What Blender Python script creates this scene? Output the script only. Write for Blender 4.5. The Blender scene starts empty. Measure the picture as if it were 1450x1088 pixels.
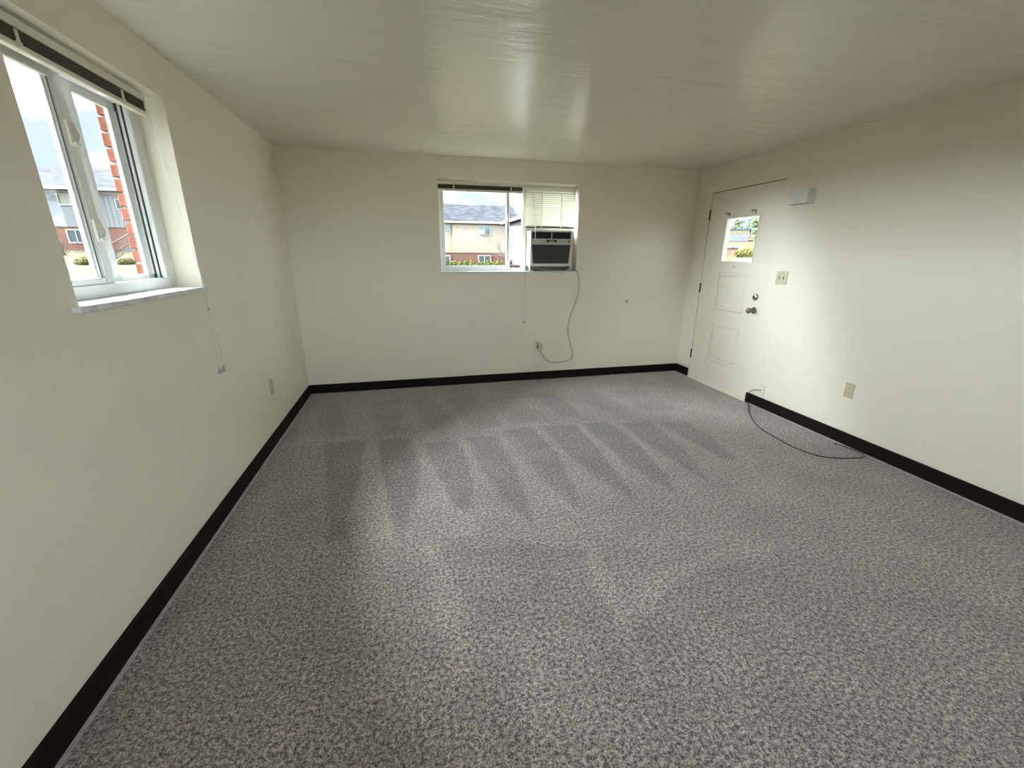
import bpy, bmesh, math, random
from mathutils import Vector, Matrix, noise
random.seed(7)
SC = bpy.context.scene
COL = SC.collection
R = math.radians

# ------------------------------------------------------------------ camera
F_PX, YAW, PITCH, ROLL, CAM_H = 588.43, 13.514, -17.383, 0.312, 1.410
def cam_axes(y, p, r):
    y, p, r = R(y), R(p), R(r)
    f = Vector((math.sin(y)*math.cos(p), math.cos(y)*math.cos(p), math.sin(p)))
    rt = Vector((math.cos(y), -math.sin(y), 0)); up = rt.cross(f)
    return rt*math.cos(r)+up*math.sin(r), -rt*math.sin(r)+up*math.cos(r), f
cam = bpy.data.cameras.new('camera'); camo = bpy.data.objects.new('camera', cam); COL.objects.link(camo)
a, b, c = cam_axes(YAW, PITCH, ROLL)
camo.matrix_world = Matrix(((a.x, b.x, -c.x, 0), (a.y, b.y, -c.y, 0), (a.z, b.z, -c.z, CAM_H), (0, 0, 0, 1)))
cam.sensor_width = 36; cam.lens = F_PX*36/1450; cam.clip_start = .02; cam.clip_end = 1000
SC.camera = camo

# ------------------------------------------------------------------ sky, exposure
EXPOSURE = 0.95
SKY_STRENGTH = 1.5
SUN_E, SUN_ANGLE, SUN_DIR = 52, 71, (1, -.06, -.50)
SKY_CLOUD = (2.2, 2.5, 2.65)
SKY_BLUE = (.31, .37, .42)
SC.view_settings.view_transform = 'Standard'; SC.view_settings.look = 'None'
SC.view_settings.exposure = EXPOSURE; SC.view_settings.gamma = 1; SC.view_settings.use_curve_mapping = False
w = bpy.data.worlds.new('sky'); SC.world = w; w.use_nodes = True
nt = w.node_tree; nt.nodes.clear()
wo = nt.nodes.new('ShaderNodeOutputWorld'); bg = nt.nodes.new('ShaderNodeBackground')
tc = nt.nodes.new('ShaderNodeTexCoord'); mp = nt.nodes.new('ShaderNodeMapping'); mp.inputs['Scale'].default_value = (1, 1, 3)
ns = nt.nodes.new('ShaderNodeTexNoise'); ns.inputs['Scale'].default_value = 2.6; ns.inputs['Detail'].default_value = 7; ns.inputs['Roughness'].default_value = .55
rp = nt.nodes.new('ShaderNodeValToRGB'); rp.color_ramp.elements[0].position = .42; rp.color_ramp.elements[1].position = .56
mx = nt.nodes.new('ShaderNodeMix'); mx.data_type = 'RGBA'
mx.inputs['A'].default_value = (*SKY_BLUE, 1); mx.inputs['B'].default_value = (*SKY_CLOUD, 1)
L = nt.links.new
L(tc.outputs['Generated'], mp.inputs['Vector']); L(mp.outputs['Vector'], ns.inputs['Vector']); L(ns.outputs['Fac'], rp.inputs['Fac'])
L(rp.outputs['Color'], mx.inputs['Factor']); L(mx.outputs['Result'], bg.inputs['Color']); L(bg.outputs['Background'], wo.inputs['Surface'])
bg.inputs['Strength'].default_value = SKY_STRENGTH
# hazy sun behind thin cloud, low on the left: a broad soft source
sl = bpy.data.lights.new('hazy_sun', 'SUN'); sl.energy = SUN_E; sl.angle = R(SUN_ANGLE); sl.color = (.85, .92, 1.0)
so = bpy.data.objects.new('hazy_sun', sl); COL.objects.link(so); so.rotation_euler = Vector(SUN_DIR).to_track_quat('-Z', 'Y').to_euler()

# room dimensions (metres, camera above the origin)
XL, XR, YB, YR, ZC = -1.086, 3.214, 4.475, -1.6, 2.307
T = .19
def portal(loc, direction, sx, sy):
    l = bpy.data.lights.new('window_portal', 'AREA'); l.shape = 'RECTANGLE'; l.size = sx; l.size_y = sy
    l.cycles.is_portal = True
    o = bpy.data.objects.new('window_portal', l); COL.objects.link(o); o.location = loc
    o.rotation_euler = Vector(direction).to_track_quat('-Z', 'Y').to_euler()
portal((XL-.40, 2.16, 1.67), (1, 0, 0), 1.0, 1.0)
portal((1.06, YB+.25, 1.66), (0, -1, 0), 1.55, .95)
portal((XR+.25, 3.73, 1.56), (-1, 0, 0), .55, .55)
portal((1.06, YR-.25, 1.52), (0, 1, 0), 4.1, 1.35)

# ------------------------------------------------------------------ materials
def new_mat(name):
    m = bpy.data.materials.new(name); m.use_nodes = True
    return m, m.node_tree, m.node_tree.nodes['Principled BSDF']
def mat(name, col, rough=.5, metal=0, var=0, vscale=8, bump=0, bscale=60, spec=.5, stretch=None, detail=3):
    m, t, p = new_mat(name)
    p.inputs['Base Color'].default_value = (*col, 1); p.inputs['Roughness'].default_value = rough
    p.inputs['Metallic'].default_value = metal; p.inputs['Specular IOR Level'].default_value = spec
    g = t.nodes.new('ShaderNodeNewGeometry'); mapn = t.nodes.new('ShaderNodeMapping')
    t.links.new(g.outputs['Position'], mapn.inputs['Vector'])
    if stretch: mapn.inputs['Scale'].default_value = stretch
    if var:
        n = t.nodes.new('ShaderNodeTexNoise'); n.inputs['Scale'].default_value = vscale; n.inputs['Detail'].default_value = 4
        t.links.new(mapn.outputs['Vector'], n.inputs['Vector'])
        r = t.nodes.new('ShaderNodeValToRGB'); r.color_ramp.elements[0].position = .3; r.color_ramp.elements[1].position = .7
        r.color_ramp.elements[0].color = (*[x*(1-var) for x in col], 1); r.color_ramp.elements[1].color = (*[min(1, x*(1+var)) for x in col], 1)
        t.links.new(n.outputs['Fac'], r.inputs['Fac']); t.links.new(r.outputs['Color'], p.inputs['Base Color'])
    if bump:
        n = t.nodes.new('ShaderNodeTexNoise'); n.inputs['Scale'].default_value = bscale; n.inputs['Detail'].default_value = detail
        t.links.new(mapn.outputs['Vector'], n.inputs['Vector'])
        bn = t.nodes.new('ShaderNodeBump'); bn.inputs['Strength'].default_value = 1; bn.inputs['Distance'].default_value = bump
        t.links.new(n.outputs['Fac'], bn.inputs['Height']); t.links.new(bn.outputs['Normal'], p.inputs['Normal'])
    return m
def paint(name, col, rough, fine, broad, stretch=(1, 1, 1), spec=.5, bs=5):
    m, t, p = new_mat(name)
    p.inputs['Base Color'].default_value = (*col, 1); p.inputs['Roughness'].default_value = rough; p.inputs['Specular IOR Level'].default_value = spec
    g = t.nodes.new('ShaderNodeNewGeometry'); mapn = t.nodes.new('ShaderNodeMapping'); mapn.inputs['Scale'].default_value = stretch
    t.links.new(g.outputs['Position'], mapn.inputs['Vector'])
    n1 = t.nodes.new('ShaderNodeTexNoise'); n1.inputs['Scale'].default_value = 170; n1.inputs['Detail'].default_value = 2
    t.links.new(g.outputs['Position'], n1.inputs['Vector'])
    n2 = t.nodes.new('ShaderNodeTexNoise'); n2.inputs['Scale'].default_value = bs; n2.inputs['Detail'].default_value = 5
    t.links.new(mapn.outputs['Vector'], n2.inputs['Vector'])
    b1 = t.nodes.new('ShaderNodeBump'); b1.inputs['Distance'].default_value = fine; b1.inputs['Strength'].default_value = 1
    b2 = t.nodes.new('ShaderNodeBump'); b2.inputs['Distance'].default_value = broad; b2.inputs['Strength'].default_value = 1
    t.links.new(n1.outputs['Fac'], b1.inputs['Height']); t.links.new(n2.outputs['Fac'], b2.inputs['Height'])
    t.links.new(b2.outputs['Normal'], b1.inputs['Normal']); t.links.new(b1.outputs['Normal'], p.inputs['Normal'])
    return m
M = {}
M['wall'] = paint('warm_white_wall_paint', (.86, .80, .67), .42, .0004, .004)
M['ceiling'] = paint('satin_ceiling_paint', (.82, .78, .655), .25, .0005, .0055, (.6, 3.2, 1), .55, 4)
M['base'] = mat('dark_brown_baseboard', (.010, .0055, .004), .6, var=.3, vscale=20, spec=.14)
M['toe'] = mat('mauve_grey_toe_strip', (.40, .34, .34), .7, var=.2, vscale=40)
M['vinyl'] = mat('white_window_vinyl', (.80, .82, .80), .35, var=.03, vscale=6)
M['post'] = mat('beige_vinyl', (.74, .72, .62), .4, var=.04, vscale=9)
M['track'] = mat('dark_weather_seal', (.05, .05, .045), .7, var=.2)
M['marble'] = mat('white_veined_marble', (.74, .75, .73), .3, var=.16, vscale=22, bump=.001, bscale=45)
M['door'] = paint('cream_door_paint', (.84, .785, .66), .38, .0002, .001)
M['black'] = mat('black_metal', (.012, .011, .010), .45, metal=.3, var=.2)
M['nickel'] = mat('satin_nickel', (.52, .47, .38), .28, metal=1, var=.05)
M['bronze'] = mat('antique_bronze', (.30, .25, .18), .3, metal=1, var=.1)
M['almond'] = mat('almond_plastic', (.56, .51, .36), .38, var=.03)
M['almond2'] = mat('almond_device_plastic', (.64, .58, .43), .32, var=.03)
M['white_plastic'] = mat('white_plastic', (.80, .77, .68), .4, var=.03)
M['grey_white'] = mat('greyish_white_plastic', (.84, .83, .79), .45, var=.04)
M['slot'] = mat('dark_slot', (.04, .035, .025), .6, var=.1)
M['cream_slat'] = mat('cream_aluminium_slat', (.86, .84, .70), .35, var=.02)
M['rail'] = mat('cream_blind_rail', (.76, .73, .62), .35, var=.03)
M['brown_slat'] = mat('dark_taupe_slat', (.10, .085, .055), .5, var=.15, vscale=15)
M['string'] = mat('pale_blind_string', (.62, .62, .56), .7, var=.1, vscale=200)
M['tassel'] = mat('grey_plastic_tassel', (.42, .42, .40), .4, var=.1)
M['cable_grey'] = mat('beige_grey_cord', (.50, .47, .38), .5, var=.06, vscale=30)
M['cable_black'] = mat('black_coaxial_cable', (.015, .015, .015), .4, var=.2)
M['ac_white'] = mat('off_white_ac_plastic', (.74, .74, .70), .4, var=.03)
M['ac_panel'] = mat('pale_grey_ac_panel', (.52, .51, .46), .4, var=.04)
M['ac_grille'] = mat('charcoal_grille', (.055, .053, .045), .55, var=.12, vscale=30)
M['ac_dark'] = mat('black_vent', (.012, .012, .012), .5, var=.2)
M['filler'] = mat('grey_filler_board', (.50, .49, .43), .6, var=.06)
M['dark_gap'] = mat('dark_grey_gap_tone', (.16, .15, .125), .8, var=.25, vscale=30)  # shade of the gap under the air conditioner put into the colour
M['rust'] = mat('red_house_brick', (.085, .026, .015), .85, spec=.08, var=.28, vscale=14, bump=.002, bscale=120)
M['mortar'] = mat('pale_mortar', (.11, .098, .083), .9, spec=.08, var=.1, vscale=60, bump=.001, bscale=200)
M['siding_w'] = mat('white_siding', (.115, .122, .130), .6, spec=.08, var=.04)
M['siding_c'] = mat('cream_siding', (.235, .19, .14), .6, spec=.08, var=.04)
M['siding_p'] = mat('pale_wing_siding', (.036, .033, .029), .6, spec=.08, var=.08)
M['trim_w'] = mat('white_house_trim', (.22, .215, .20), .5, spec=.08, var=.03)
M['house_glass'] = mat('house_window_glass', (.04, .055, .06), .08, var=.3, vscale=1.2)
M['curtain'] = mat('pale_curtain_behind_glass', (.15, .15, .13), .3, spec=.08, var=.1, vscale=3)
M['shingle'] = mat('grey_asphalt_shingles', (.034, .034, .039), .9, spec=.08, var=.75, vscale=1.5, bump=.02, bscale=6, stretch=(1, 3, 3))
M['grass'] = mat('dry_yellow_lawn', (.062, .052, .027), .95, spec=.08, var=.3, vscale=.8, bump=.03, bscale=9)
M['leaf_y'] = mat('yellow_green_leaf', (.07, .064, .016), .6, spec=.08, var=.4, vscale=6)
M['leaf_g'] = mat('grey_green_leaf', (.085, .11, .06), .6, spec=.08, var=.4, vscale=.4)
M['leaf_d'] = mat('hedge_leaf', (.075, .08, .018), .6, spec=.08, var=.5, vscale=5)
M['twig'] = mat('bare_twig', (.07, .05, .048), .8, spec=.08, var=.3)
M['rail_iron'] = mat('rusty_iron_railing', (.05, .022, .02), .6, var=.2)
M['concrete'] = mat('pale_concrete', (.09, .09, .088), .85, spec=.08, var=.12, vscale=3, bump=.003, bscale=50)
M['far_white'] = mat('far_white_render', (.055, .054, .058), .7, spec=.08, var=.05)
M['far_yellow'] = mat('yellow_reflection_window', (.07, .056, .025), .5, spec=.08, var=.08)  # yellow reflection in the far upper windows put into the colour

def glass():
    m = bpy.data.materials.new('window_glass'); m.use_nodes = True; t = m.node_tree; t.nodes.clear()
    o = t.nodes.new('ShaderNodeOutputMaterial'); tr = t.nodes.new('ShaderNodeBsdfTransparent'); gl = t.nodes.new('ShaderNodeBsdfGlossy')
    tr.inputs['Color'].default_value = (.97, .985, .975, 1); gl.inputs['Roughness'].default_value = .02
    lw = t.nodes.new('ShaderNodeLayerWeight'); lw.inputs['Blend'].default_value = .5
    pw = t.nodes.new('ShaderNodeMath'); pw.operation = 'POWER'; pw.inputs[1].default_value = 5
    fr = t.nodes.new('ShaderNodeMath'); fr.operation = 'MULTIPLY_ADD'; fr.inputs[1].default_value = .9; fr.inputs[2].default_value = .03
    t.links.new(lw.outputs['Facing'], pw.inputs[0]); t.links.new(pw.outputs[0], fr.inputs[0])
    mxs = t.nodes.new('ShaderNodeMixShader')
    t.links.new(fr.outputs[0], mxs.inputs['Fac']); t.links.new(tr.outputs[0], mxs.inputs[1]); t.links.new(gl.outputs[0], mxs.inputs[2])
    t.links.new(mxs.outputs[0], o.inputs['Surface']); return m
M['glass'] = glass()
def translucent(name, col, mixf):
    m, t, p = new_mat(name); p.inputs['Base Color'].default_value = (*col, 1); p.inputs['Roughness'].default_value = .4
    tl = t.nodes.new('ShaderNodeBsdfTranslucent'); tl.inputs['Color'].default_value = (*col, 1)
    ms = t.nodes.new('ShaderNodeMixShader'); ms.inputs['Fac'].default_value = mixf
    n = t.nodes.new('ShaderNodeTexNoise'); n.inputs['Scale'].default_value = 300; bn = t.nodes.new('ShaderNodeBump'); bn.inputs['Distance'].default_value = .0002
    t.links.new(n.outputs['Fac'], bn.inputs['Height']); t.links.new(bn.outputs['Normal'], p.inputs['Normal'])
    o = t.nodes['Material Output']; t.links.new(p.outputs[0], ms.inputs[1]); t.links.new(tl.outputs[0], ms.inputs[2]); t.links.new(ms.outputs[0], o.inputs['Surface']); return m
M['cream_slat'] = translucent('cream_vinyl_slat', (.89, .87, .78), .35)

def house_brick():
    m, t, p = new_mat('house_brickwork'); p.inputs['Specular IOR Level'].default_value = .08; p.inputs['Roughness'].default_value = .9
    g = t.nodes.new('ShaderNodeNewGeometry'); sx = t.nodes.new('ShaderNodeSeparateXYZ'); cx = t.nodes.new('ShaderNodeCombineXYZ')
    ad = t.nodes.new('ShaderNodeMath'); ad.operation = 'ADD'
    t.links.new(g.outputs['Position'], sx.inputs[0]); t.links.new(sx.outputs['X'], ad.inputs[0]); t.links.new(sx.outputs['Y'], ad.inputs[1])
    t.links.new(ad.outputs[0], cx.inputs['X']); t.links.new(sx.outputs['Z'], cx.inputs['Y'])
    br = t.nodes.new('ShaderNodeTexBrick'); br.inputs['Scale'].default_value = 1
    br.inputs['Brick Width'].default_value = .23; br.inputs['Row Height'].default_value = .08; br.inputs['Mortar Size'].default_value = .01
    br.inputs['Color1'].default_value = (.115, .036, .02, 1); br.inputs['Color2'].default_value = (.085, .026, .016, 1); br.inputs['Mortar'].default_value = (.10, .075, .06, 1)
    t.links.new(cx.outputs[0], br.inputs['Vector'])
    n = t.nodes.new('ShaderNodeTexNoise'); n.inputs['Scale'].default_value = .9; n.inputs['Detail'].default_value = 4
    t.links.new(g.outputs['Position'], n.inputs['Vector'])
    mixn = t.nodes.new('ShaderNodeMix'); mixn.data_type = 'RGBA'; mixn.inputs['Factor'].default_value = .02
    t.links.new(br.outputs['Color'], mixn.inputs['A']); t.links.new(n.outputs['Color'], mixn.inputs['B'])
    t.links.new(mixn.outputs['Result'], p.inputs['Base Color']); return m
M['house_brick'] = house_brick()

def carpet_mat():
    m, t, p = new_mat('grey_brown_cut_pile'); p.inputs['Roughness'].default_value = 1; p.inputs['Specular IOR Level'].default_value = .1
    p.inputs['Sheen Weight'].default_value = .35; p.inputs['Sheen Roughness'].default_value = .5
    g = t.nodes.new('ShaderNodeNewGeometry')
    n1 = t.nodes.new('ShaderNodeTexNoise'); n1.inputs['Scale'].default_value = 165; n1.inputs['Detail'].default_value = 5; n1.inputs['Roughness'].default_value = .78
    n2 = t.nodes.new('ShaderNodeTexNoise'); n2.inputs['Scale'].default_value = 3.5; n2.inputs['Detail'].default_value = 5
    for n in (n1, n2): t.links.new(g.outputs['Position'], n.inputs['Vector'])
    r = t.nodes.new('ShaderNodeValToRGB'); e = r.color_ramp.elements
    e[0].position = .425; e[0].color = (.050, .041, .038, 1); e[1].position = .585; e[1].color = (.74, .625, .585, 1)
    mid = e.new(.5); mid.color = (.31, .257, .238, 1)
    n3 = t.nodes.new('ShaderNodeTexNoise'); n3.inputs['Scale'].default_value = 68; n3.inputs['Detail'].default_value = 4; n3.inputs['Roughness'].default_value = .7
    t.links.new(g.outputs['Position'], n3.inputs['Vector'])
    m3 = t.nodes.new('ShaderNodeMix'); m3.data_type = 'FLOAT'; m3.inputs['Factor'].default_value = .42
    t.links.new(n1.outputs['Fac'], m3.inputs['A']); t.links.new(n3.outputs['Fac'], m3.inputs['B'])
    t.links.new(m3.outputs['Result'], r.inputs['Fac'])
    at = t.nodes.new('ShaderNodeAttribute'); at.attribute_name = 'nap'
    mr = t.nodes.new('ShaderNodeMapRange'); mr.inputs['From Min'].default_value = .3; mr.inputs['From Max'].default_value = .7; mr.inputs['To Min'].default_value = .88; mr.inputs['To Max'].default_value = 1.12
    t.links.new(n2.outputs['Fac'], mr.inputs['Value'])
    mu = t.nodes.new('ShaderNodeMath'); mu.operation = 'MULTIPLY'
    t.links.new(at.outputs['Fac'], mu.inputs[0]); t.links.new(mr.outputs['Result'], mu.inputs[1])
    vm = t.nodes.new('ShaderNodeVectorMath'); vm.operation = 'SCALE'
    t.links.new(r.outputs['Color'], vm.inputs[0]); t.links.new(mu.outputs[0], vm.inputs['Scale']); t.links.new(vm.outputs[0], p.inputs['Base Color'])
    bn = t.nodes.new('ShaderNodeBump'); bn.inputs['Distance'].default_value = .004; bn.inputs['Strength'].default_value = .8
    t.links.new(n1.outputs['Fac'], bn.inputs['Height']); t.links.new(bn.outputs['Normal'], p.inputs['Normal'])
    return m
M['carpet'] = carpet_mat()

# ------------------------------------------------------------------ builders
WORLD = {}
def finish(o, label=None, cat=None, group=None, kind=None):
    for k, v in (('label', label), ('category', cat), ('group', group), ('kind', kind)):
        if v: o[k] = v
    return o
def thing(name, loc, label, cat, group=None, kind=None):
    o = bpy.data.objects.new(name, None); o.empty_display_size = .05; COL.objects.link(o); o.location = loc; WORLD[o.name] = Vector(loc)
    return finish(o, label, cat, group, kind)
def obj(name, bm, m, parent=None, origin=None, smooth=False, **tags):
    """links a bmesh given in world coordinates as one mesh object"""
    off = WORLD[parent.name] if parent else Vector(origin or (0, 0, 0))
    bmesh.ops.translate(bm, verts=bm.verts, vec=-off)
    bmesh.ops.recalc_face_normals(bm, faces=bm.faces)
    me = bpy.data.meshes.new(name); bm.to_mesh(me); bm.free()
    if smooth:
        for p in me.polygons: p.use_smooth = True
    me.materials.append(m)
    o = bpy.data.objects.new(name, me); COL.objects.link(o)
    if parent: o.parent = parent; WORLD[o.name] = WORLD[parent.name]
    else: o.location = off; WORLD[o.name] = off
    return finish(o, **tags)
def box(bm, x0, x1, y0, y1, z0, z1, bev=0, seg=2):
    r = bmesh.ops.create_cube(bm, size=1)['verts']
    for v in r:
        v.co = Vector((x0+(v.co.x+.5)*(x1-x0), y0+(v.co.y+.5)*(y1-y0), z0+(v.co.z+.5)*(z1-z0)))
    if bev:
        es = list({e for v in r for e in v.link_edges})
        bmesh.ops.bevel(bm, geom=es, offset=bev, segments=seg, profile=.5, affect='EDGES')
    return bm
def B(*a, **k): return box(bmesh.new(), *a, **k)
def ring(bm, axis, d0, d1, u0, u1, v0, v1, w0, w1=None, wb=None, wt=None, bev=.003):
    """rectangular frame of four members; axis is the thin direction"""
    w1 = w0 if w1 is None else w1; wb = w0 if wb is None else wb; wt = w0 if wt is None else wt
    def bx(a0, a1, b0, b1):
        if axis == 'x': box(bm, d0, d1, a0, a1, b0, b1, bev, 1)
        else: box(bm, a0, a1, d0, d1, b0, b1, bev, 1)
    bx(u0, u0+w0, v0, v1); bx(u1-w1, u1, v0, v1); bx(u0+w0, u1-w1, v0, v0+wb); bx(u0+w0, u1-w1, v1-wt, v1)
    return bm
def catmull(pts, n=8):
    P = [Vector(p) for p in pts]; P = [P[0]*2-P[1]]+P+[P[-1]*2-P[-2]]; out = []
    for i in range(1, len(P)-2):
        for k in range(n):
            t = k/n; a, b, c, d = P[i-1:i+3]
            out.append(.5*((2*b)+(c-a)*t+(2*a-5*b+4*c-d)*t*t+(3*b-a-3*c+d)*t*t*t))
    return out+[P[-2]]
def tube(bm, pts, r, seg=8, r1=None):
    P = [Vector(p) for p in pts]; rings = []; prev = None
    for i, p in enumerate(P):
        d = (P[min(i+1, len(P)-1)]-P[max(i-1, 0)]).normalized()
        if prev is None: n = d.cross(Vector((0, 0, 1)) if abs(d.z) < .9 else Vector((1, 0, 0))).normalized()
        else: n = (prev-d*prev.dot(d)).normalized()
        prev = n; bt = d.cross(n); rr = r if r1 is None else r+(r1-r)*i/(len(P)-1)
        rings.append([bm.verts.new(p+(n*math.cos(2*math.pi*k/seg)+bt*math.sin(2*math.pi*k/seg))*rr) for k in range(seg)])
    for a, b in zip(rings, rings[1:]):
        for k in range(seg): bm.faces.new((a[k], a[(k+1) % seg], b[(k+1) % seg], b[k]))
    bm.faces.new(rings[0]); bm.faces.new(rings[-1][::-1]); return bm
def lathe(bm, prof, base, axis, seg=20):
    """profile of (distance along axis, radius)"""
    ax = Vector(axis).normalized(); n = ax.cross(Vector((0, 0, 1)) if abs(ax.z) < .9 else Vector((1, 0, 0))).normalized(); bt = ax.cross(n); base = Vector(base)
    rings = [[bm.verts.new(base+ax*d+(n*math.cos(2*math.pi*k/seg)+bt*math.sin(2*math.pi*k/seg))*max(r, 1e-4)) for k in range(seg)] for d, r in prof]
    for a, b in zip(rings, rings[1:]):
        for k in range(seg): bm.faces.new((a[k], a[(k+1) % seg], b[(k+1) % seg], b[k]))
    bm.faces.new(rings[0]); bm.faces.new(rings[-1][::-1]); return bm
def prism(bm, prof, axis, a0, a1):
    """closed 2-D profile extruded along axis; profile coordinates are the two other axes in order"""
    def at(p, a): return Vector((a, p[0], p[1])) if axis == 'x' else Vector((p[0], a, p[1])) if axis == 'y' else Vector((p[0], p[1], a))
    A = [bm.verts.new(at(p, a0)) for p in prof]; C = [bm.verts.new(at(p, a1)) for p in prof]; n = len(prof)
    for k in range(n): bm.faces.new((A[k], A[(k+1) % n], C[(k+1) % n], C[k]))
    bm.faces.new(A[::-1]); bm.faces.new(C); return bm
def slab_with_holes(axis, d0, d1, u0, u1, v0, v1, holes):
    """wall of thickness d0..d1 across axis with rectangular openings, one clean shell"""
    bm = bmesh.new()
    us = sorted({u0, u1, *[h[i] for h in holes for i in (0, 1)]}); vs = sorted({v0, v1, *[h[i] for h in holes for i in (2, 3)]})
    vert = {}
    def V(d, i, j):
        k = (d, i, j)
        if k not in vert:
            dd = (d0, d1)[d]; u, v = us[i], vs[j]
            vert[k] = bm.verts.new((dd, u, v) if axis == 'x' else (u, dd, v) if axis == 'y' else (u, v, dd))
        return vert[k]
    nu, nv = len(us)-1, len(vs)-1
    def solid(i, j):
        if not (0 <= i < nu and 0 <= j < nv): return False
        cu, cv = (us[i]+us[i+1])/2, (vs[j]+vs[j+1])/2
        return not any(h[0] < cu < h[1] and h[2] < cv < h[3] for h in holes)
    for i in range(nu):
        for j in range(nv):
            if not solid(i, j): continue
            for d in (0, 1): bm.faces.new((V(d, i, j), V(d, i+1, j), V(d, i+1, j+1), V(d, i, j+1)))
            for (di, dj, a, b) in ((-1, 0, (i, j), (i, j+1)), (1, 0, (i+1, j), (i+1, j+1)), (0, -1, (i, j), (i+1, j)), (0, 1, (i, j+1), (i+1, j+1))):
                if not solid(i+di, j+dj): bm.faces.new((V(0, *a), V(0, *b), V(1, *b), V(1, *a)))
    return bm
def struct(name, bm, m, label, cat, origin=None): return obj(name, bm, m, None, origin, label=label, cat=cat, kind='structure')
def copy_to(src, parent, delta):
    c = src.copy(); COL.objects.link(c); c.parent = parent; c.location = src.location+Vector(delta); WORLD[c.name] = WORLD[src.name]
    return c

# ------------------------------------------------------------------ the room shell
WY0, WY1, WZ0, WZ1 = 1.708, 2.612, 1.216, 2.108      # left window opening
BX0, BX1, BZ0, BZ1 = .318, 1.795, 1.216, 2.106       # back window opening
DY0, DY1, DZ1 = 3.288, 4.224, 2.045                  # door opening
struct('floor', B(XL-T, XR+T, YR-T, YB+T, -.22, -.012), M['concrete'], 'floor slab of the room under the grey-brown carpet', 'floor')
struct('ceiling', B(XL-T, XR+T, YR-T, YB+T, ZC, ZC+.22), M['ceiling'], 'satin off-white ceiling with soft window reflections', 'ceiling')
wl = struct('wall_left', slab_with_holes('x', XL, XL-T, YR-T, YB+T, -.2, ZC, [(WY0, WY1, WZ0, WZ1)]), M['wall'], 'off-white painted plaster wall with the recessed sliding window, on the left', 'wall')
struct('wall_back', slab_with_holes('y', YB, YB+T, XL, XR, -.2, ZC, [(BX0, BX1, BZ0, BZ1)]), M['wall'], 'off-white painted far wall with the window and air conditioner', 'wall')
struct('wall_right', slab_with_holes('x', XR, XR+T, YR-T, YB+T, -.2, ZC, [(DY0, DY1, -.012, DZ1)]), M['wall'], 'off-white painted wall with the entry door, on the right', 'wall')
struct('wall_rear', slab_with_holes('y', YR, YR-T, XL, XR, -.2, ZC, [(-.95, 3.08, .9, 2.15)]), M['wall'], 'off-white painted wall behind the viewer with an added window for fill daylight', 'wall')

# carpet with vacuum tracks: nap direction kept as an attribute of the pile
CARPET_TRACKS = []   # (polygon on the floor, change in tone, softness)
def floor_pt(px, py):
    d = c+a*((px-725)/F_PX)-b*((py-544)/F_PX); t = -CAM_H/d.z
    return (d.x*t, d.y*t)
def zz(u, v): return floor_pt(400+u/2.4167, 520+v/2.4167)
DARK = [
    [(145, 258), (285, 250), (262, 370), (222, 520), (205, 600), (150, 600), (146, 420)],
    [(328, 250), (440, 245), (470, 350), (448, 470), (410, 600), (385, 560), (350, 400)],
    [(488, 262), (595, 250), (640, 330), (652, 400), (648, 500), (600, 490), (540, 390)],
    [(632, 243), (728, 236), (800, 350), (845, 450), (852, 540), (770, 460), (680, 350)],
    [(755, 218), (855, 206), (940, 295), (1000, 410), (1015, 500), (950, 450), (850, 345)],
    [(888, 204), (1000, 196), (1085, 280), (1170, 380), (1200, 455), (1090, 390), (985, 305)],
    [(1028, 194), (1112, 187), (1215, 262), (1310, 360), (1345, 430), (1240, 370), (1140, 300)],
    [(1160, 193), (1250, 185), (1340, 250), (1420, 330), (1450, 390), (1370, 340), (1260, 270)],
    [(1278, 190), (1380, 184), (1470, 240), (1560, 320), (1500, 310), (1390, 250)],
    [(130, 130), (205, 126), (215, 175), (228, 235), (150, 235), (118, 190)],
    [(300, 118), (395, 112), (410, 160), (400, 215), (330, 238), (308, 180)],
    [(440, 112), (525, 108), (570, 160), (600, 205), (505, 212), (465, 160)],
    [(560, 105), (650, 100), (720, 150), (755, 205), (660, 212), (600, 150)],
    [(690, 100), (780, 95), (860, 150), (880, 180), (800, 200), (740, 150)],
    [(840, 92), (920, 88), (990, 130), (1020, 165), (960, 165), (890, 125)],
    [(980, 85), (1070, 80), (1150, 120), (1190, 150), (1110, 150), (1030, 118)],
    [(1130, 80), (1230, 75), (1320, 120), (1360, 150), (1260, 150), (1190, 115)],
]
for k, p in enumerate(DARK): CARPET_TRACKS.append(([zz(*q) for q in p], -.27 if k < 9 else -.16, .035 if k < 9 else .06))
for p, v, s in (
    ([(500, 600), (640, 575), (860, 610), (1080, 640), (900, 690), (560, 690)], -.10, .05),
    ([(480, 230), (600, 590), (660, 590), (655, 480), (605, 480), (490, 285)], .10, .03),
    ([(285, 270), (330, 280), (350, 420), (385, 580), (215, 610), (255, 420)], .10, .04),
    ([(770, 225), (790, 225), (880, 350), (1040, 500), (1000, 510), (850, 350)], .13, .03),
    ([(1000, 200), (1030, 200), (1140, 300), (1190, 400), (1160, 390), (1080, 280)], .13, .03),
    ([(1130, 190), (1160, 195), (1260, 280), (1330, 380), (1300, 360), (1220, 262)], .12, .03)):
    CARPET_TRACKS.append(([zz(*q) for q in p], v, s))
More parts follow.
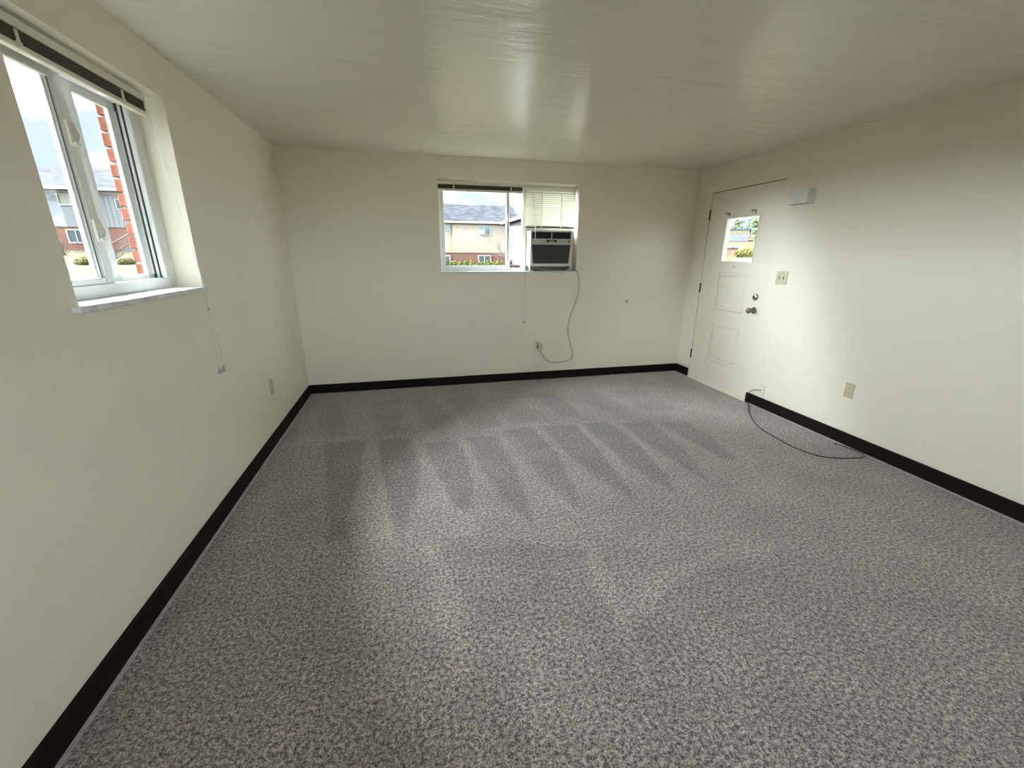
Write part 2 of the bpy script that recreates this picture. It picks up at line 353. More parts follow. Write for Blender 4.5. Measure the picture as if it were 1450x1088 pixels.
for p, v, s in (
    ([(600, 770), (625, 770), (655, 880), (670, 960), (640, 960), (625, 880)], .16, .03),
    ([(822, 770), (840, 770), (890, 870), (935, 980), (905, 975), (862, 870)], .16, .03),
    ([(735, 900), (760, 900), (790, 1085), (750, 1085)], .10, .05),
    ([(640, 775), (825, 775), (865, 880), (680, 900), (650, 830)], -.10, .04),
    ([(872, 880), (925, 815), (1000, 780), (1120, 765), (1120, 778), (1010, 800), (945, 830), (895, 890)], .14, .03),
    ([(880, 905), (940, 840), (1010, 805), (1140, 785), (1140, 850), (1000, 880), (920, 940)], -.08, .05),
    ([(400, 650), (455, 640), (450, 760), (380, 800)], -.08, .05),
    ([(1050, 640), (1200, 700), (1350, 790), (1250, 800), (1100, 720)], .07, .06)):
    CARPET_TRACKS.append(([floor_pt(*q) for q in p], v, s))
def inside_dist(poly, x, y):
    """signed distance: positive inside"""
    ins = False; best = 1e9; n = len(poly)
    for i in range(n):
        x0, y0 = poly[i]; x1, y1 = poly[(i+1) % n]
        if (y0 > y) != (y1 > y) and x < (x1-x0)*(y-y0)/(y1-y0)+x0: ins = not ins
        dx, dy = x1-x0, y1-y0; t = max(0, min(1, ((x-x0)*dx+(y-y0)*dy)/(dx*dx+dy*dy+1e-12)))
        best = min(best, (x-x0-t*dx)**2+(y-y0-t*dy)**2)
    d = math.sqrt(best); return d if ins else -d
def make_carpet():
    st = .022; ys0 = .2
    xs = [XL+(XR-XL)*i/196 for i in range(197)]; ys = [YR]+[ys0+(YB-ys0)*i/194 for i in range(195)]
    nx, ny = len(xs), len(ys)
    val = [1.0]*(nx*ny)
    for poly, dv, soft in CARPET_TRACKS:
        x0 = min(p[0] for p in poly)-soft; x1 = max(p[0] for p in poly)+soft; y0 = min(p[1] for p in poly)-soft; y1 = max(p[1] for p in poly)+soft
        for j, y in enumerate(ys):
            if not y0 <= y <= y1: continue
            for i, x in enumerate(xs):
                if x0 <= x <= x1:
                    jx = x+.02*noise.noise((x*9, y*9, 0)); jy = y+.02*noise.noise((x*9, y*9, 5))
                    d = inside_dist(poly, jx, jy); t = max(0, min(1, .5+d/soft)); val[j*nx+i] += dv*t*t*(3-2*t)
    verts = [(x, y, 0) for y in ys for x in xs]; faces = [(j*nx+i, j*nx+i+1, (j+1)*nx+i+1, (j+1)*nx+i) for j in range(ny-1) for i in range(nx-1)]
    n0 = len(verts)   # a thin skirt gives the carpet its thickness
    loop = [i for i in range(nx)]+[j*nx+nx-1 for j in range(1, ny)]+[(ny-1)*nx+i for i in range(nx-2, -1, -1)]+[j*nx for j in range(ny-2, 0, -1)]
    verts += [(verts[k][0], verts[k][1], -.012) for k in loop]; m = len(loop)
    faces += [(loop[k], n0+k, n0+(k+1) % m, loop[(k+1) % m]) for k in range(m)]
    me = bpy.data.meshes.new('carpet'); me.from_pydata(verts, [], faces); me.update()
    at = me.attributes.new('nap', 'FLOAT', 'POINT'); at.data.foreach_set('value', val+[1.0]*m)
    me.materials.append(M['carpet'])
    o = bpy.data.objects.new('carpet', me); COL.objects.link(o)
    finish(o, 'grey-brown cut pile wall-to-wall carpet with wedge-shaped vacuum tracks', 'carpet')
make_carpet()

# baseboards with a thin toe strip
def baseboard(name, axis, wall, sgn, a0, a1, label):
    prof = [(wall, .004), (wall+sgn*.013, .004), (wall+sgn*.013, .097), (wall+sgn*.009, .102), (wall, .102)]
    o = struct(name, prism(bmesh.new(), prof, axis, a0, a1), M['base'], label, 'baseboard')
    toe = [(wall+sgn*.012, -.002), (wall+sgn*.024, -.002), (wall+sgn*.022, .005), (wall+sgn*.0125, .009)]
    obj('toe_strip', prism(bmesh.new(), toe, axis, a0, a1), M['toe'], o, label='thin mauve-grey strip')
baseboard('baseboard_left', 'y', XL, 1, YR, YB-.013, 'dark brown baseboard along the left wall')
baseboard('baseboard_back', 'x', YB, -1, XL, XR, 'dark brown baseboard along the far wall')
baseboard('baseboard_right', 'y', XR, -1, YR, 3.293, 'dark brown baseboard along the right wall, ending at the door')
baseboard('baseboard_corner', 'y', XR, -1, 4.232, YB-.013, 'short dark brown baseboard piece between the far corner and the door')

# brick veneer outside the left wall: mortar backing and jamb bricks beside the window
VX0, VX1 = XL-T-.002, XL-T-.10
obj('mortar_backing', slab_with_holes('x', VX0, VX1+.016, .9, 3.4, .6, 2.6, [(WY0-.01, WY1+.028, WZ0-.03, WZ1-.01)]), M['mortar'], wl, label='pale mortar behind the bricks')
rnd = random.Random(3)
brick_src = {}
for k in range(20):
    z = .99+k*.0665
    for side, edge, sg in (('far', WY1+.016, 1), ('near', WY0-.002, -1)):
        y = edge
        for i in range(3):
            ln = (.195 if (k+i) % 2 == 0 or i else .095)
            if k < 3 and i == 0: pass
            y0, y1 = (y, y+ln) if sg > 0 else (y-ln, y)
            key = round(ln, 3)
            dx = rnd.uniform(-.003, .003)
            if key not in brick_src:
                bm = B(-.048, .048, -ln/2, ln/2, -.028, .028, bev=.003, seg=1)
                brick_src[key] = obj('brick', bm, M['rust'], wl); o = brick_src[key]
            else: o = brick_src[key].copy(); COL.objects.link(o); o.parent = wl
            o.location = ((VX0+VX1)/2-.004+dx, (y0+y1)/2, z); o.rotation_euler = (0, 0, rnd.uniform(-.012, .012))
            y += sg*(ln+.012)

# ------------------------------------------------------------------ left window
w1 = thing('window_1', (XL-.115, 2.16, WZ0), 'white vinyl two-pane sliding window recessed in the left wall', 'window', kind='structure')
FX = XL-.115
obj('frame', ring(bmesh.new(), 'x', FX-.072, FX, WY0, WY1, WZ0+.018, WZ1, .045, .058, .052, .062), M['vinyl'], w1)
obj('jamb_track', B(FX-.03, FX+.004, 2.520, 2.556, 1.284, 2.046, bev=.008), M['vinyl'], w1)
obj('weather_seal', B(FX-.042, FX-.032, 2.5085, 2.5115, 1.284, 2.046), M['track'], w1, label='dark weather strip')
obj('inner_track', B(FX-.034, FX-.022, 2.5115, 2.5165, 1.284, 2.046, bev=.001, seg=1), M['vinyl'], w1)
obj('weather_seal', B(FX-.024, FX-.016, 2.5165, 2.521, 1.284, 2.046), M['track'], w1, label='dark weather strip')
def sash(x0, x1, y0, y1, z0, z1, wl_, wr_, wb_, wt_):
    s = obj('sash', ring(bmesh.new(), 'x', x0, x1, y0, y1, z0, z1, wl_, wr_, wb_, wt_), M['vinyl'], w1)
    obj('pane', B((x0+x1)/2-.002, (x0+x1)/2+.002, y0+wl_-.004, y1-wr_+.004, z0+wb_-.004, z1-wt_+.004), M['glass'], s)
    return s
s1 = sash(FX-.036, FX-.006, 1.752, 2.142, 1.285, 2.045, .05, .054, .026, .04)
bd = bmesh.new()
box(bd, FX-.034, FX-.012, 2.074, 2.089, 1.311, 2.005, bev=.003, seg=1); box(bd, FX-.034, FX-.020, 2.060, 2.075, 1.311, 2.005, bev=.003, seg=1)
obj('glazing_bead', bd, M['vinyl'], s1)
obj('seal', B(FX-.012, FX-.009, 2.0725, 2.0745, 1.311, 2.005), M['track'], s1, label='dark line of the glazing seal')
s2 = sash(FX-.056, FX-.042, 2.175, 2.565, 1.283, 2.045, .075, .108, .026, .035)
bd = bmesh.new()
box(bd, FX-.050, FX-.039, 2.452, 2.458, 1.306, 2.012, bev=.002, seg=1); box(bd, FX-.046, FX-.038, 2.50, 2.509, 1.306, 2.012, bev=.002, seg=1)
obj('glazing_bead', bd, M['vinyl'], s2)
for z in (1.835, 1.492):   # two latches on the meeting stile
    lt = obj('latch', B(FX-.006, FX+.004, 2.092, 2.134, z-.042, z+.042, bev=.002), M['white_plastic'], w1)
    bm = bmesh.new(); tube(bm, catmull([(FX+.010, 2.104, z+.030), (FX+.014, 2.108, z+.012), (FX+.013, 2.122, z-.002), (FX+.010, 2.116, z-.022)], 5), .0032, 6)
    obj('lever', bm, M['tassel'], lt)
    box_b = bmesh.new(); box(box_b, FX+.003, FX+.012, 2.098, 2.130, z-.040, z-.030, bev=.001, seg=1); box(box_b, FX+.003, FX+.012, 2.115, 2.132, z+.016, z+.024, bev=.001, seg=1)
    obj('keeper', box_b, M['grey_white'], lt)
# marble stool
def marble_sill(name, parent, x0, x1, y0, y1, z0, z1, edge):
    bm = B(x0, x1, y0, y1, z0, z1, bev=.003)
    bmesh.ops.subdivide_edges(bm, edges=[e for e in bm.edges if e.calc_length() > .3], cuts=30)
    for v in bm.verts:
        if edge == 'x' and v.co.x > x1-.012: v.co.x += .004*noise.noise(v.co*28); v.co.z += .002*noise.noise(v.co*35)
        if edge == 'y' and v.co.y < y0+.012: v.co.y += .003*noise.noise(v.co*28)
    return obj(name, bm, M['marble'], parent, label='white veined marble window sill')
marble_sill('window_sill', w1, FX-.07, XL+.026, 1.672, 2.640, 1.214, 1.236, 'x')

# ------------------------------------------------------------------ back window
w2 = thing('window_2', (1.06, YB+.115, BZ0), 'white vinyl window in the far wall around the air conditioner', 'window', kind='structure')
FY = YB+.115
obj('frame', ring(bmesh.new(), 'y', FY, FY+.07, BX0, BX1, BZ0+.016, BZ1, .026, .03, .016, .07), M['vinyl'], w2)
s = obj('sash', ring(bmesh.new(), 'y', FY+.006, FY+.036, .340, 1.068, 1.240, 2.06, .042, .036, .050, .04), M['vinyl'], w2)
obj('pane', B(.378, 1.036, FY+.018, FY+.022, 1.286, 2.024), M['glass'], s)
obj('pane', B(1.064, 1.216, FY+.045, FY+.049, 1.25, 2.04), M['glass'], w2)
obj('sash_lock', B(1.040, 1.060, FY-.006, FY+.008, 1.74, 1.80, bev=.003), M['grey_white'], s)
obj('post', B(1.212, 1.250, FY-.004, FY+.05, 1.232, 2.04, bev=.004), M['post'], w2, label='beige vertical post beside the air conditioner')
obj('bottom_filler', B(1.068, 1.212, FY+.02, FY+.04, 1.235, 1.262, bev=.002), M['vinyl'], w2)
fb = bmesh.new(); box(fb, 1.25, 1.768, FY+.01, FY+.03, 1.648, 1.690, bev=.003, seg=1); box(fb, 1.726, 1.768, FY+.008, FY+.03, 1.26, 1.655, bev=.003, seg=1); box(fb, 1.25, 1.768, FY+.02, FY+.035, 1.232, 1.30)
obj('pane', B(1.25, 1.768, FY+.045, FY+.049, 1.688, 2.04), M['glass'], w2)
obj('filler_panel', fb, M['filler'], w2, label='grey panel closing the gap around the air conditioner')
marble_sill('window_sill', w2, BX0-.012, BX1+.004, YB-.014, FY+.06, 1.215, 1.234, 'y')

# ------------------------------------------------------------------ blinds
def raised_blind_left():
    t = thing('window_blind', (XL-.054, 2.13, 2.09), 'raised mini blind bunched under the top of the left window', 'blind')
    x = XL-.054; y0, y1 = 1.722, 2.535
    obj('headrail', B(x-.014, x+.014, y0, y1, 2.066, 2.094, bev=.002), M['rail'], t)
    src = obj('slat', B(x-.011, x+.011, y0+.004, y1-.008, 2.0265, 2.0280), M['brown_slat'], t, label='dark taupe slat in the raised stack')
    for k in range(1, 14): copy_to(src, t, (rnd.uniform(-.0015, .0015), 0, k*.0028))
    obj('bottom_rail', B(x-.013, x+.013, y0+.002, y1-.010, 2.006, 2.025, bev=.004), M['rail'], t)
    for yy in (1.85, 2.36):
        bm = B(x+.012, x+.0165, yy-.006, yy+.006, 2.010, 2.060, bev=.0015, seg=1); box(bm, x+.010, x+.018, yy-.010, yy+.010, 2.018, 2.028, bev=.002, seg=1)
        obj('clip', bm, M['rail'], t)
    bm = bmesh.new(); tube(bm, catmull([(x+.012, 2.525, 2.070), (x+.02, 2.520, 1.99), (XL+.026, 2.535, 1.30), (XL+.033, 2.540, 1.238), (XL+.030, 2.552, 1.12)], 6), .0016, 6)
    tube(bm, [(x+.012, 2.532, 2.070), (XL+.029, 2.562, 1.245), (XL+.030, 2.556, 1.12)], .0012, 6)
    cd = obj('lift_cord', bm, M['string'], t)
    bm = bmesh.new(); tube(bm, catmull([(XL+.030, 2.552, 1.12), (XL+.028, 2.546, .95), (XL+.026, 2.541, .795)], 6), .0015, 6); tube(bm, catmull([(XL+.030, 2.556, 1.12), (XL+.028, 2.588, .95), (XL+.026, 2.597, .795)], 6), .0015, 6)
    obj('cord_tail', bm, M['string'], t)
    bm = bmesh.new(); lathe(bm, [(0, .003), (.004, .005), (.010, .005), (.014, .003)], (XL+.030, 2.553, 1.113), (0, 0, 1), 10); obj('cord_joiner', bm, M['tassel'], t)
    for yy in (2.541, 2.597):
        bm = bmesh.new(); lathe(bm, [(0, .0095), (.006, .0095), (.026, .005), (.032, .003)], (XL+.026, yy, .766), (0, 0, 1), 12)
        obj('tassel', bm, M['tassel'], t, smooth=False)
raised_blind_left()
def raised_blind_back():
    y = FY-.045
    t = thing('window_blind', (.76, y, 2.09), 'raised mini blind bunched above the clear pane of the far window', 'blind')
    x0, x1 = .326, 1.195
    obj('headrail', B(x0, x1+.60, y-.014, y+.014, 2.066, 2.092, bev=.002), M['rail'], t)
    src = obj('slat', B(x0+.004, x1-.004, y-.011, y+.011, 2.0285, 2.0300), M['brown_slat'], t, label='dark taupe slat in the raised stack')
    for k in range(1, 13): copy_to(src, t, (0, rnd.uniform(-.0015, .0015), k*.0028))
    obj('bottom_rail', B(x0+.002, x1-.002, y-.013, y+.013, 2.006, 2.027, bev=.004), M['rail'], t)
    for xx in (.482, 1.068): obj('clip', B(xx-.007, xx+.007, y-.0175, y-.012, 2.012, 2.062, bev=.0015, seg=1), M['rail'], t)
    bm = bmesh.new(); tube(bm, catmull([(1.200, y-.014, 2.07), (1.202, y-.03, 1.9), (1.207, YB-.022, 1.30), (1.207, YB-.024, 1.22), (1.211, YB-.012, .98), (1.212, YB-.009, .705)], 6), .0012, 6)
    obj('lift_cord', bm, M['string'], t)
    bm = bmesh.new(); lathe(bm, [(0, .010), (.007, .010), (.026, .005), (.032, .003)], (1.212, YB-.012, .675), (0, 0, 1), 12)
    obj('tassel', bm, M['tassel'], t)
raised_blind_back()
def lowered_blind():
    y = FY-.045
    t = thing('window_blind', (1.5, y, 2.06), 'lowered cream mini blind hanging just above the air conditioner', 'blind')
    x0, x1 = 1.226, 1.778
    obj('headrail', B(x0, x1, y-.016, y+.014, 2.036, 2.064, bev=.003), M['cream_slat'], t)
    bm = bmesh.new(); n = 6; pr = []
    for k in range(n+1):
        u = k/n-.5; pr.append((u*.0245, .0022*math.cos(u*math.pi)))
    th = R(58); ca, sa = math.cos(th), math.sin(th)
    top = [(y+p*ca-q*sa, p*sa+q*ca) for p, q in pr]; bot = [(y+p*ca-(q-.0006)*sa, p*sa+(q-.0006)*ca) for p, q in pr]
    prof = [(p[0], p[1]+2.022) for p in top+bot[::-1]]
    prism(bm, prof, 'x', x0+.004, x1-.006)
    src = obj('slat', bm, M['cream_slat'], t)
    for k in range(1, 17): copy_to(src, t, (0, 0, -k*.0197))
    obj('bottom_rail', B(x0+.004, x1-.006, y-.012, y+.012, 1.676, 1.692, bev=.003), M['brown_slat'], t, label='dark bottom rail')
    for xx in (1.402, 1.62):
        bm = bmesh.new(); box(bm, xx-.004, xx+.004, y-.0125, y-.0115, 1.672, 2.036); obj('ladder_tape', bm, M['cream_slat'], t)
    bm = bmesh.new(); tube(bm, [(1.298, y-.020, 2.03), (1.299, y-.03, 1.95), (1.301, 4.414, 1.70), (1.303, 4.411, 1.549)], .0035, 6)
    obj('tilt_wand', bm, M['cream_slat'], t)
lowered_blind()

# ------------------------------------------------------------------ air conditioner
def air_conditioner():
    y0 = 4.43; x0, x1, z0, z1 = 1.256, 1.722, 1.285, 1.645
    t = thing('air_conditioner', (1.49, y0+.1, z0), 'off-white window air conditioner with charcoal grille below the blind', 'air conditioner')
    obj('body', B(x0, x1, y0+.02, FY+.40, z0, z1, bev=.006), M['ac_white'], t)
    # front bezel with openings, proud of the body
    bm = slab_with_holes('y', y0, y0+.022, x0, x1, z0, z1, [(1.272, 1.704, 1.566, 1.632), (1.272, 1.704, 1.314, 1.506)])
    obj('front_bezel', bm, M['ac_white'], t)
    v = obj('vent', B(1.272, 1.704, y0+.018, y0+.0215, 1.566, 1.632), M['ac_dark'], t, label='black recess of the upper air vent')
    src = obj('louver', B(1.281, 1.284, y0+.003, y0+.018, 1.568, 1.630), M['ac_grille'], v)
    for k in range(1, 27):
        cc = copy_to(src, v, (k*.0160, 0, 0)); cc.rotation_euler = (0, 0, 0)
    bm = bmesh.new()
    for z in (1.584, 1.600, 1.616): box(bm, 1.272, 1.704, y0+.008, y0+.014, z-.0015, z+.0015)
    obj('vane', bm, M['ac_dark'], v)
    obj('divider', B(1.484, 1.494, y0, y0+.018, 1.566, 1.632, bev=.001, seg=1), M['ac_panel'], v)
    p = obj('control_panel', B(1.266, 1.710, y0-.004, y0+.01, 1.508, 1.562, bev=.003), M['ac_panel'], t, label='pale grey control strip')
    d = obj('display', B(1.430, 1.545, y0-.006, y0, 1.532, 1.553, bev=.001, seg=1), M['ac_dark'], p)
    for xx, zz_ in ((1.470, 1.541), (1.488, 1.540), (1.506, 1.541)):
        bm = bmesh.new(); lathe(bm, [(0, .006), (.003, .006), (.004, .004)], (xx, y0-.005, zz_), (0, -1, 0), 12); obj('button', bm, M['white_plastic'], p)
    bm = bmesh.new(); lathe(bm, [(0, .009), (.003, .009), (.004, .006)], (1.680, y0-.003, 1.538), (0, -1, 0), 14); obj('button', bm, M['ac_dark'], p, label='round black button')
    # tapering intake grille
    g = obj('intake_grille', B(1.272, 1.704, y0+.012, y0+.021, 1.314, 1.506), M['ac_dark'], t)
    bm = bmesh.new(); prism(bm, [(1.274, 1.504), (1.702, 1.504), (1.694, 1.336), (1.684, 1.320), (1.670, 1.316), (1.306, 1.316), (1.292, 1.320), (1.284, 1.336)], 'y', y0+.008, y0+.0125)
    obj('mesh_screen', bm, M['ac_grille'], g)
    src = obj('grille_bar', B(1.288, 1.690, y0+.004, y0+.008, 1.3285, 1.3305), M['ac_grille'], g)
    for k in range(1, 24): copy_to(src, g, (0, 0, k*.0074))
    for sx in (0, 1):   # cheeks that narrow the grille towards the bottom
        xa, xb = (1.272, 1.290) if sx == 0 else (1.704, 1.686)
        bm = bmesh.new(); prism(bm, [(xa, 1.506), (xa, 1.314), (xb, 1.314), (xa+(xb-xa)*.75, 1.33)], 'y', y0+.001, y0+.014); obj('grille_cheek', bm, M['ac_white'], t)
    obj('base_lip', B(x0+.01, x1-.01, y0+.03, FY, 1.262, 1.286, bev=.003), M['dark_gap'], t, label='dark grey strip under the unit with the gap shade in its colour')
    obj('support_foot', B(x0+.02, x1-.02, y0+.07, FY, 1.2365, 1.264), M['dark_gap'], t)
    yc = 4.448
    pts = [(1.272, yc, 1.292), (1.310, yc-.004, 1.272), (1.373, yc-.004, 1.257), (1.515, yc-.002, 1.243), (1.634, yc, 1.241), (1.745, yc, 1.246), (1.785, yc-.003, 1.243), (1.810, YB-.018, 1.222), (1.832, YB-.010, 1.138), (1.837, YB-.008, 1.002), (1.802, YB-.008, .864), (1.752, YB-.008, .737), (1.732, YB-.008, .607), (1.737, YB-.008, .534), (1.773, YB-.008, .411), (1.806, YB-.008, .295), (1.788, YB-.009, .236), (1.705, YB-.012, .209), (1.59, YB-.014, .203), (1.513, YB-.017, .22), (1.450, YB-.022, .275), (1.412, YB-.026, .340), (1.398, YB-.028, .372)]
    cd = obj('power_cord', tube(bmesh.new(), catmull(pts, 5), .0042, 8), M['cable_grey'], t, smooth=True, label='beige-grey power cord hanging down the wall')
    bm = B(1.372, 1.424, YB-.046, YB-.008, .366, .440, bev=.006); obj('plug', bm, M['almond2'], cd)
air_conditioner()

# ------------------------------------------------------------------ the door
d1 = thing('door_1', (XR, 3.756, 0), 'cream painted entry door with a small window and two recessed panels', 'door', kind='structure')
LX0, LX1 = XR+.003, XR+.047
ly0, ly1 = 3.2905, 4.216
GL = (3.515, 3.951, 1.341, 1.777); P1 = (3.530, 3.945, .850, 1.236); P2 = (3.525, 3.946, .284, .702)
leaf = obj('door_leaf', slab_with_holes('x', LX0, LX1, ly0, ly1, .022, 2.038, [GL, P1, P2]), M['door'], d1)
for P in (P1, P2):
    bm = bmesh.new(); y0, y1, z0, z1 = P; rings = []
    for ins, dep in ((0, 0), (.004, .016), (.024, .017), (.044, .007), (.0445, .007)):
        rings.append([bm.verts.new((LX0+dep, *q)) for q in ((y0+ins, z0+ins), (y1-ins, z0+ins), (y1-ins, z1-ins), (y0+ins, z1-ins))])
    for A, C in zip(rings, rings[1:]):
        for k in range(4): bm.faces.new((A[k], A[(k+1) % 4], C[(k+1) % 4], C[k]))
    bm.faces.new(rings[-1]); bm.faces.new([bm.verts.new((LX0+.03, *q)) for q in ((y0, z0), (y1, z0), (y1, z1), (y0, z1))])
    obj('panel', bm, M['door'], leaf)
y0, y1, z0, z1 = GL
obj('lite_frame', ring(bmesh.new(), 'x', LX0-.005, LX1+.004, y0-.006, y1+.006, z0-.006, z1+.006, .014, bev=.002), M['door'], leaf)
obj('pane', B(LX0+.024, LX0+.028, y0+.004, y1-.004, z0+.004, z1-.004), M['glass'], leaf)
jb = bmesh.new()
box(jb, XR+.049, XR+.15, DY0, 3.312, 0, DZ1-.0); box(jb, XR+.049, XR+.15, 4.200, DY1, 0, DZ1); box(jb, XR+.049, XR+.15, 3.312, 4.200, 2.022, DZ1)
obj('door_frame', jb, M['door'], d1)
th = bmesh.new(); prism(th, [(XR-.016, -.003), (XR-.012, .020), (XR+.002, .026), (XR+.002, .018), (XR+T, .018), (XR+T, -.008), (XR, -.008)], 'y', DY0+.002, DY1-.002)
obj('threshold', th, M['door'], d1, label='cream painted threshold strip')
for z in (1.821, 1.054, .290):
    bm = bmesh.new(); lathe(bm, [(-.052, .003), (-.050, .006), (.050, .006), (.052, .003)], (XR-.003, 4.220, z), (0, 0, 1), 10); box(bm, XR-.003, XR+.006, 4.213, 4.229, z-.050, z+.050)
    obj('hinge', bm, M['black'], d1, label='black hinge')
bm = bmesh.new(); lathe(bm, [(0, .033), (.004, .033), (.009, .028), (.012, .016), (.034, .012), (.040, .020), (.050, .027), (.062, .028), (.072, .023), (.077, .012), (.078, .002)], (LX0, 3.395, .900), (-1, 0, 0), 24)
obj('door_knob', bm, M['bronze'], leaf, smooth=True)
bm = bmesh.new(); lathe(bm, [(0, .032), (.006, .032), (.013, .026), (.016, .020)], (LX0, 3.402, 1.026), (-1, 0, 0), 24)
db = obj('deadbolt', bm, M['nickel'], leaf, smooth=True)
bm = B(LX0-.032, LX0-.014, 3.399, 3.405, 1.010, 1.042, bev=.002); obj('thumb_turn', bm, M['bronze'], leaf)
for yy in (3.925, 3.580):   # small curtain-rod brackets over the glass
    bm = B(LX0-.003, LX0+.001, yy-.012, yy+.012, 1.790, 1.822, bev=.0015, seg=1)
    tube(bm, catmull([(LX0-.002, yy, 1.812), (LX0-.022, yy, 1.816), (LX0-.036, yy, 1.820), (LX0-.040, yy, 1.806), (LX0-.034, yy, 1.798)], 5), .004, 8)
    box(bm, LX0-.030, LX0-.022, yy-.030, yy+.028, 1.812, 1.820, bev=.002, seg=1)
    obj('rod_bracket', bm, M['bronze'], leaf, label='small brass curtain-rod bracket')
bm = bmesh.new(); lathe(bm, [(0, .007), (.003, .007), (.005, .004)], (LX0, 3.752, 1.298), (-1, 0, 0), 12); obj('screw', bm, M['bronze'], leaf)

# ------------------------------------------------------------------ wall fittings
def on_wall(side, u, z):
    return {'L': (XL, u, z), 'B': (u, YB, z), 'R': (XR, u, z)}[side]
def wbox(bm, side, u0, u1, z0, z1, d0, d1, bev=0, seg=2):
    if side == 'L': return box(bm, XL+d0, XL+d1, u0, u1, z0, z1, bev, seg)
    if side == 'R': return box(bm, XR-d1, XR-d0, u0, u1, z0, z1, bev, seg)
    return box(bm, u0, u1, YB-d1, YB-d0, z0, z1, bev, seg)
def wdisc(bm, side, u, z, r, d0, d1):
    n = {'L': (1, 0, 0), 'R': (-1, 0, 0), 'B': (0, -1, 0)}[side]; p = Vector(on_wall(side, u, z))+Vector(n)*d0
    return lathe(bm, [(0, r), ((d1-d0)*.7, r), (d1-d0, r*.8)], p, n, 14)
def outlet(side, u, z, label, m=('almond', 'almond2'), group=None):
    t = thing('wall_outlet', on_wall(side, u, z), label, 'outlet', group)
    pl = obj('cover_plate', wbox(bmesh.new(), side, u-.035, u+.035, z-.0575, z+.0575, 0, .006, .0025), M[m[0]], t)
    obj('screw', wdisc(bmesh.new(), side, u, z, .0032, .006, .0075), M['nickel'], pl)
    for dz in (-.0195, .0195):
        bm = wbox(bmesh.new(), side, u-.0165, u+.0165, z+dz-.0135, z+dz+.0135, .005, .0085, .004)
        rc = obj('receptacle', bm, M[m[1]], t)
        bm = bmesh.new()
        for du in (-.006, .006): wbox(bm, side, u+du-.0014, u+du+.0014, z+dz-.001, z+dz+.008, .0083, .0088)
        wdisc(bm, side, u, z+dz-.0065, .0028, .0083, .0088)
        obj('slot', bm, M['slot'], rc, label='dark plug slots')
    return t
outlet('L', 3.377, .430, 'almond duplex outlet low on the left wall beyond the blind tassels')
outlet('B', 1.372, .420, 'pale outlet on the far wall with the air conditioner plugged in', ('white_plastic', 'almond2'))
outlet('R', 2.334, .427, 'almond duplex outlet on the right wall between the door and the near wall')
def cable_plate():
    u, z = 3.128, .172
    t = thing('cable_plate', on_wall('R', u, z), 'white cable wall plate just right of the door above the baseboard', 'cable plate')
    obj('cover_plate', wbox(bmesh.new(), 'R', u-.036, u+.036, z-.0575, z+.0575, 0, .006, .0025), M['white_plastic'], t)
    bm = bmesh.new(); lathe(bm, [(0, .008), (.004, .008), (.004, .005), (.016, .005)], (XR-.006, u, z+.004), (-1, 0, 0), 6); obj('connector', bm, M['nickel'], t)
cable_plate()
def coax():
    fl = [(3.190, 3.245, .006), (3.130, 3.155, .006), (3.022, 3.038, .006), (2.88, 2.822, .006), (2.812, 2.647, .006), (2.789, 2.479, .006), (2.784, 2.31, .006), (2.826, 2.169, .006), (2.92, 2.105, .006), (3.03, 2.072, .006), (3.13, 2.065, .006), (3.180, 2.095, .007), (3.186, 2.18, .007), (3.168, 2.265, .006), (3.150, 2.300, .006)]
    pts = [(3.192, 3.128, .176), (3.172, 3.160, .170), (3.176, 3.215, .140), (3.186, 3.250, .106), (3.190, 3.266, .060), (3.190, 3.268, .016)]+fl
    obj('coaxial_cable', tube(bmesh.new(), catmull(pts, 6), .0034, 8), M['cable_black'], None, (2.9, 2.6, 0), smooth=True, label='thin black coaxial cable looped on the carpet beside the right baseboard', cat='cable')
coax()
def switch():
    u, z = 3.141, 1.219
    t = thing('light_switch', on_wall('R', u, z), 'almond double light switch plate right of the door', 'light switch')
    pl = obj('cover_plate', wbox(bmesh.new(), 'R', u-.058, u+.058, z-.057, z+.057, 0, .0065, .0028), M['almond'], t)
    for du in (-.023, .023):
        bm = wbox(bmesh.new(), 'R', u+du-.006, u+du+.006, z-.013, z+.013, .006, .008); obj('toggle_recess', bm, M['slot'], t)
        bm = bmesh.new(); prism(bm, [(XR-.006, z-.010), (XR-.018, z+.004), (XR-.020, z+.009), (XR-.015, z+.011), (XR-.006, z+.004)], 'y', u+du-.004, u+du+.004); obj('toggle', bm, M['almond2'], t)
        for dz in (-.030, .030): obj('screw', wdisc(bmesh.new(), 'R', u+du, z+dz, .003, .0063, .0075), M['bronze'], pl)
switch()
def chime():
    u0, u1, z0, z1, dp = 2.975, 3.158, 1.816, 1.924, .074
    t = thing('door_chime', on_wall('R', (u0+u1)/2, z0), 'white boxy door chime high on the wall right of the door', 'door chime')
    obj('cover', wbox(bmesh.new(), 'R', u0, u1, z0, z1, .006, dp, .004), M['grey_white'], t)
    obj('back_plate', wbox(bmesh.new(), 'R', u0-.004, u1+.004, z0-.004, z1+.004, 0, .007, .002), M['grey_white'], t)
    bm = bmesh.new()
    for z in (z0+.066, z0+.078, z0+.090): wbox(bm, 'R', u0+.012, u1-.012, z, z+.004, dp-.0005, dp+.002, .0008, 1)
    obj('rib', bm, M['grey_white'], t)
    bm = bmesh.new()
    for k in range(5): wbox(bm, 'R', u0+.03+k*.026, u0+.046+k*.026, z0-.0006, z0+.001, .02, dp-.02)
    obj('vent_slot', bm, M['slot'], t)
chime()
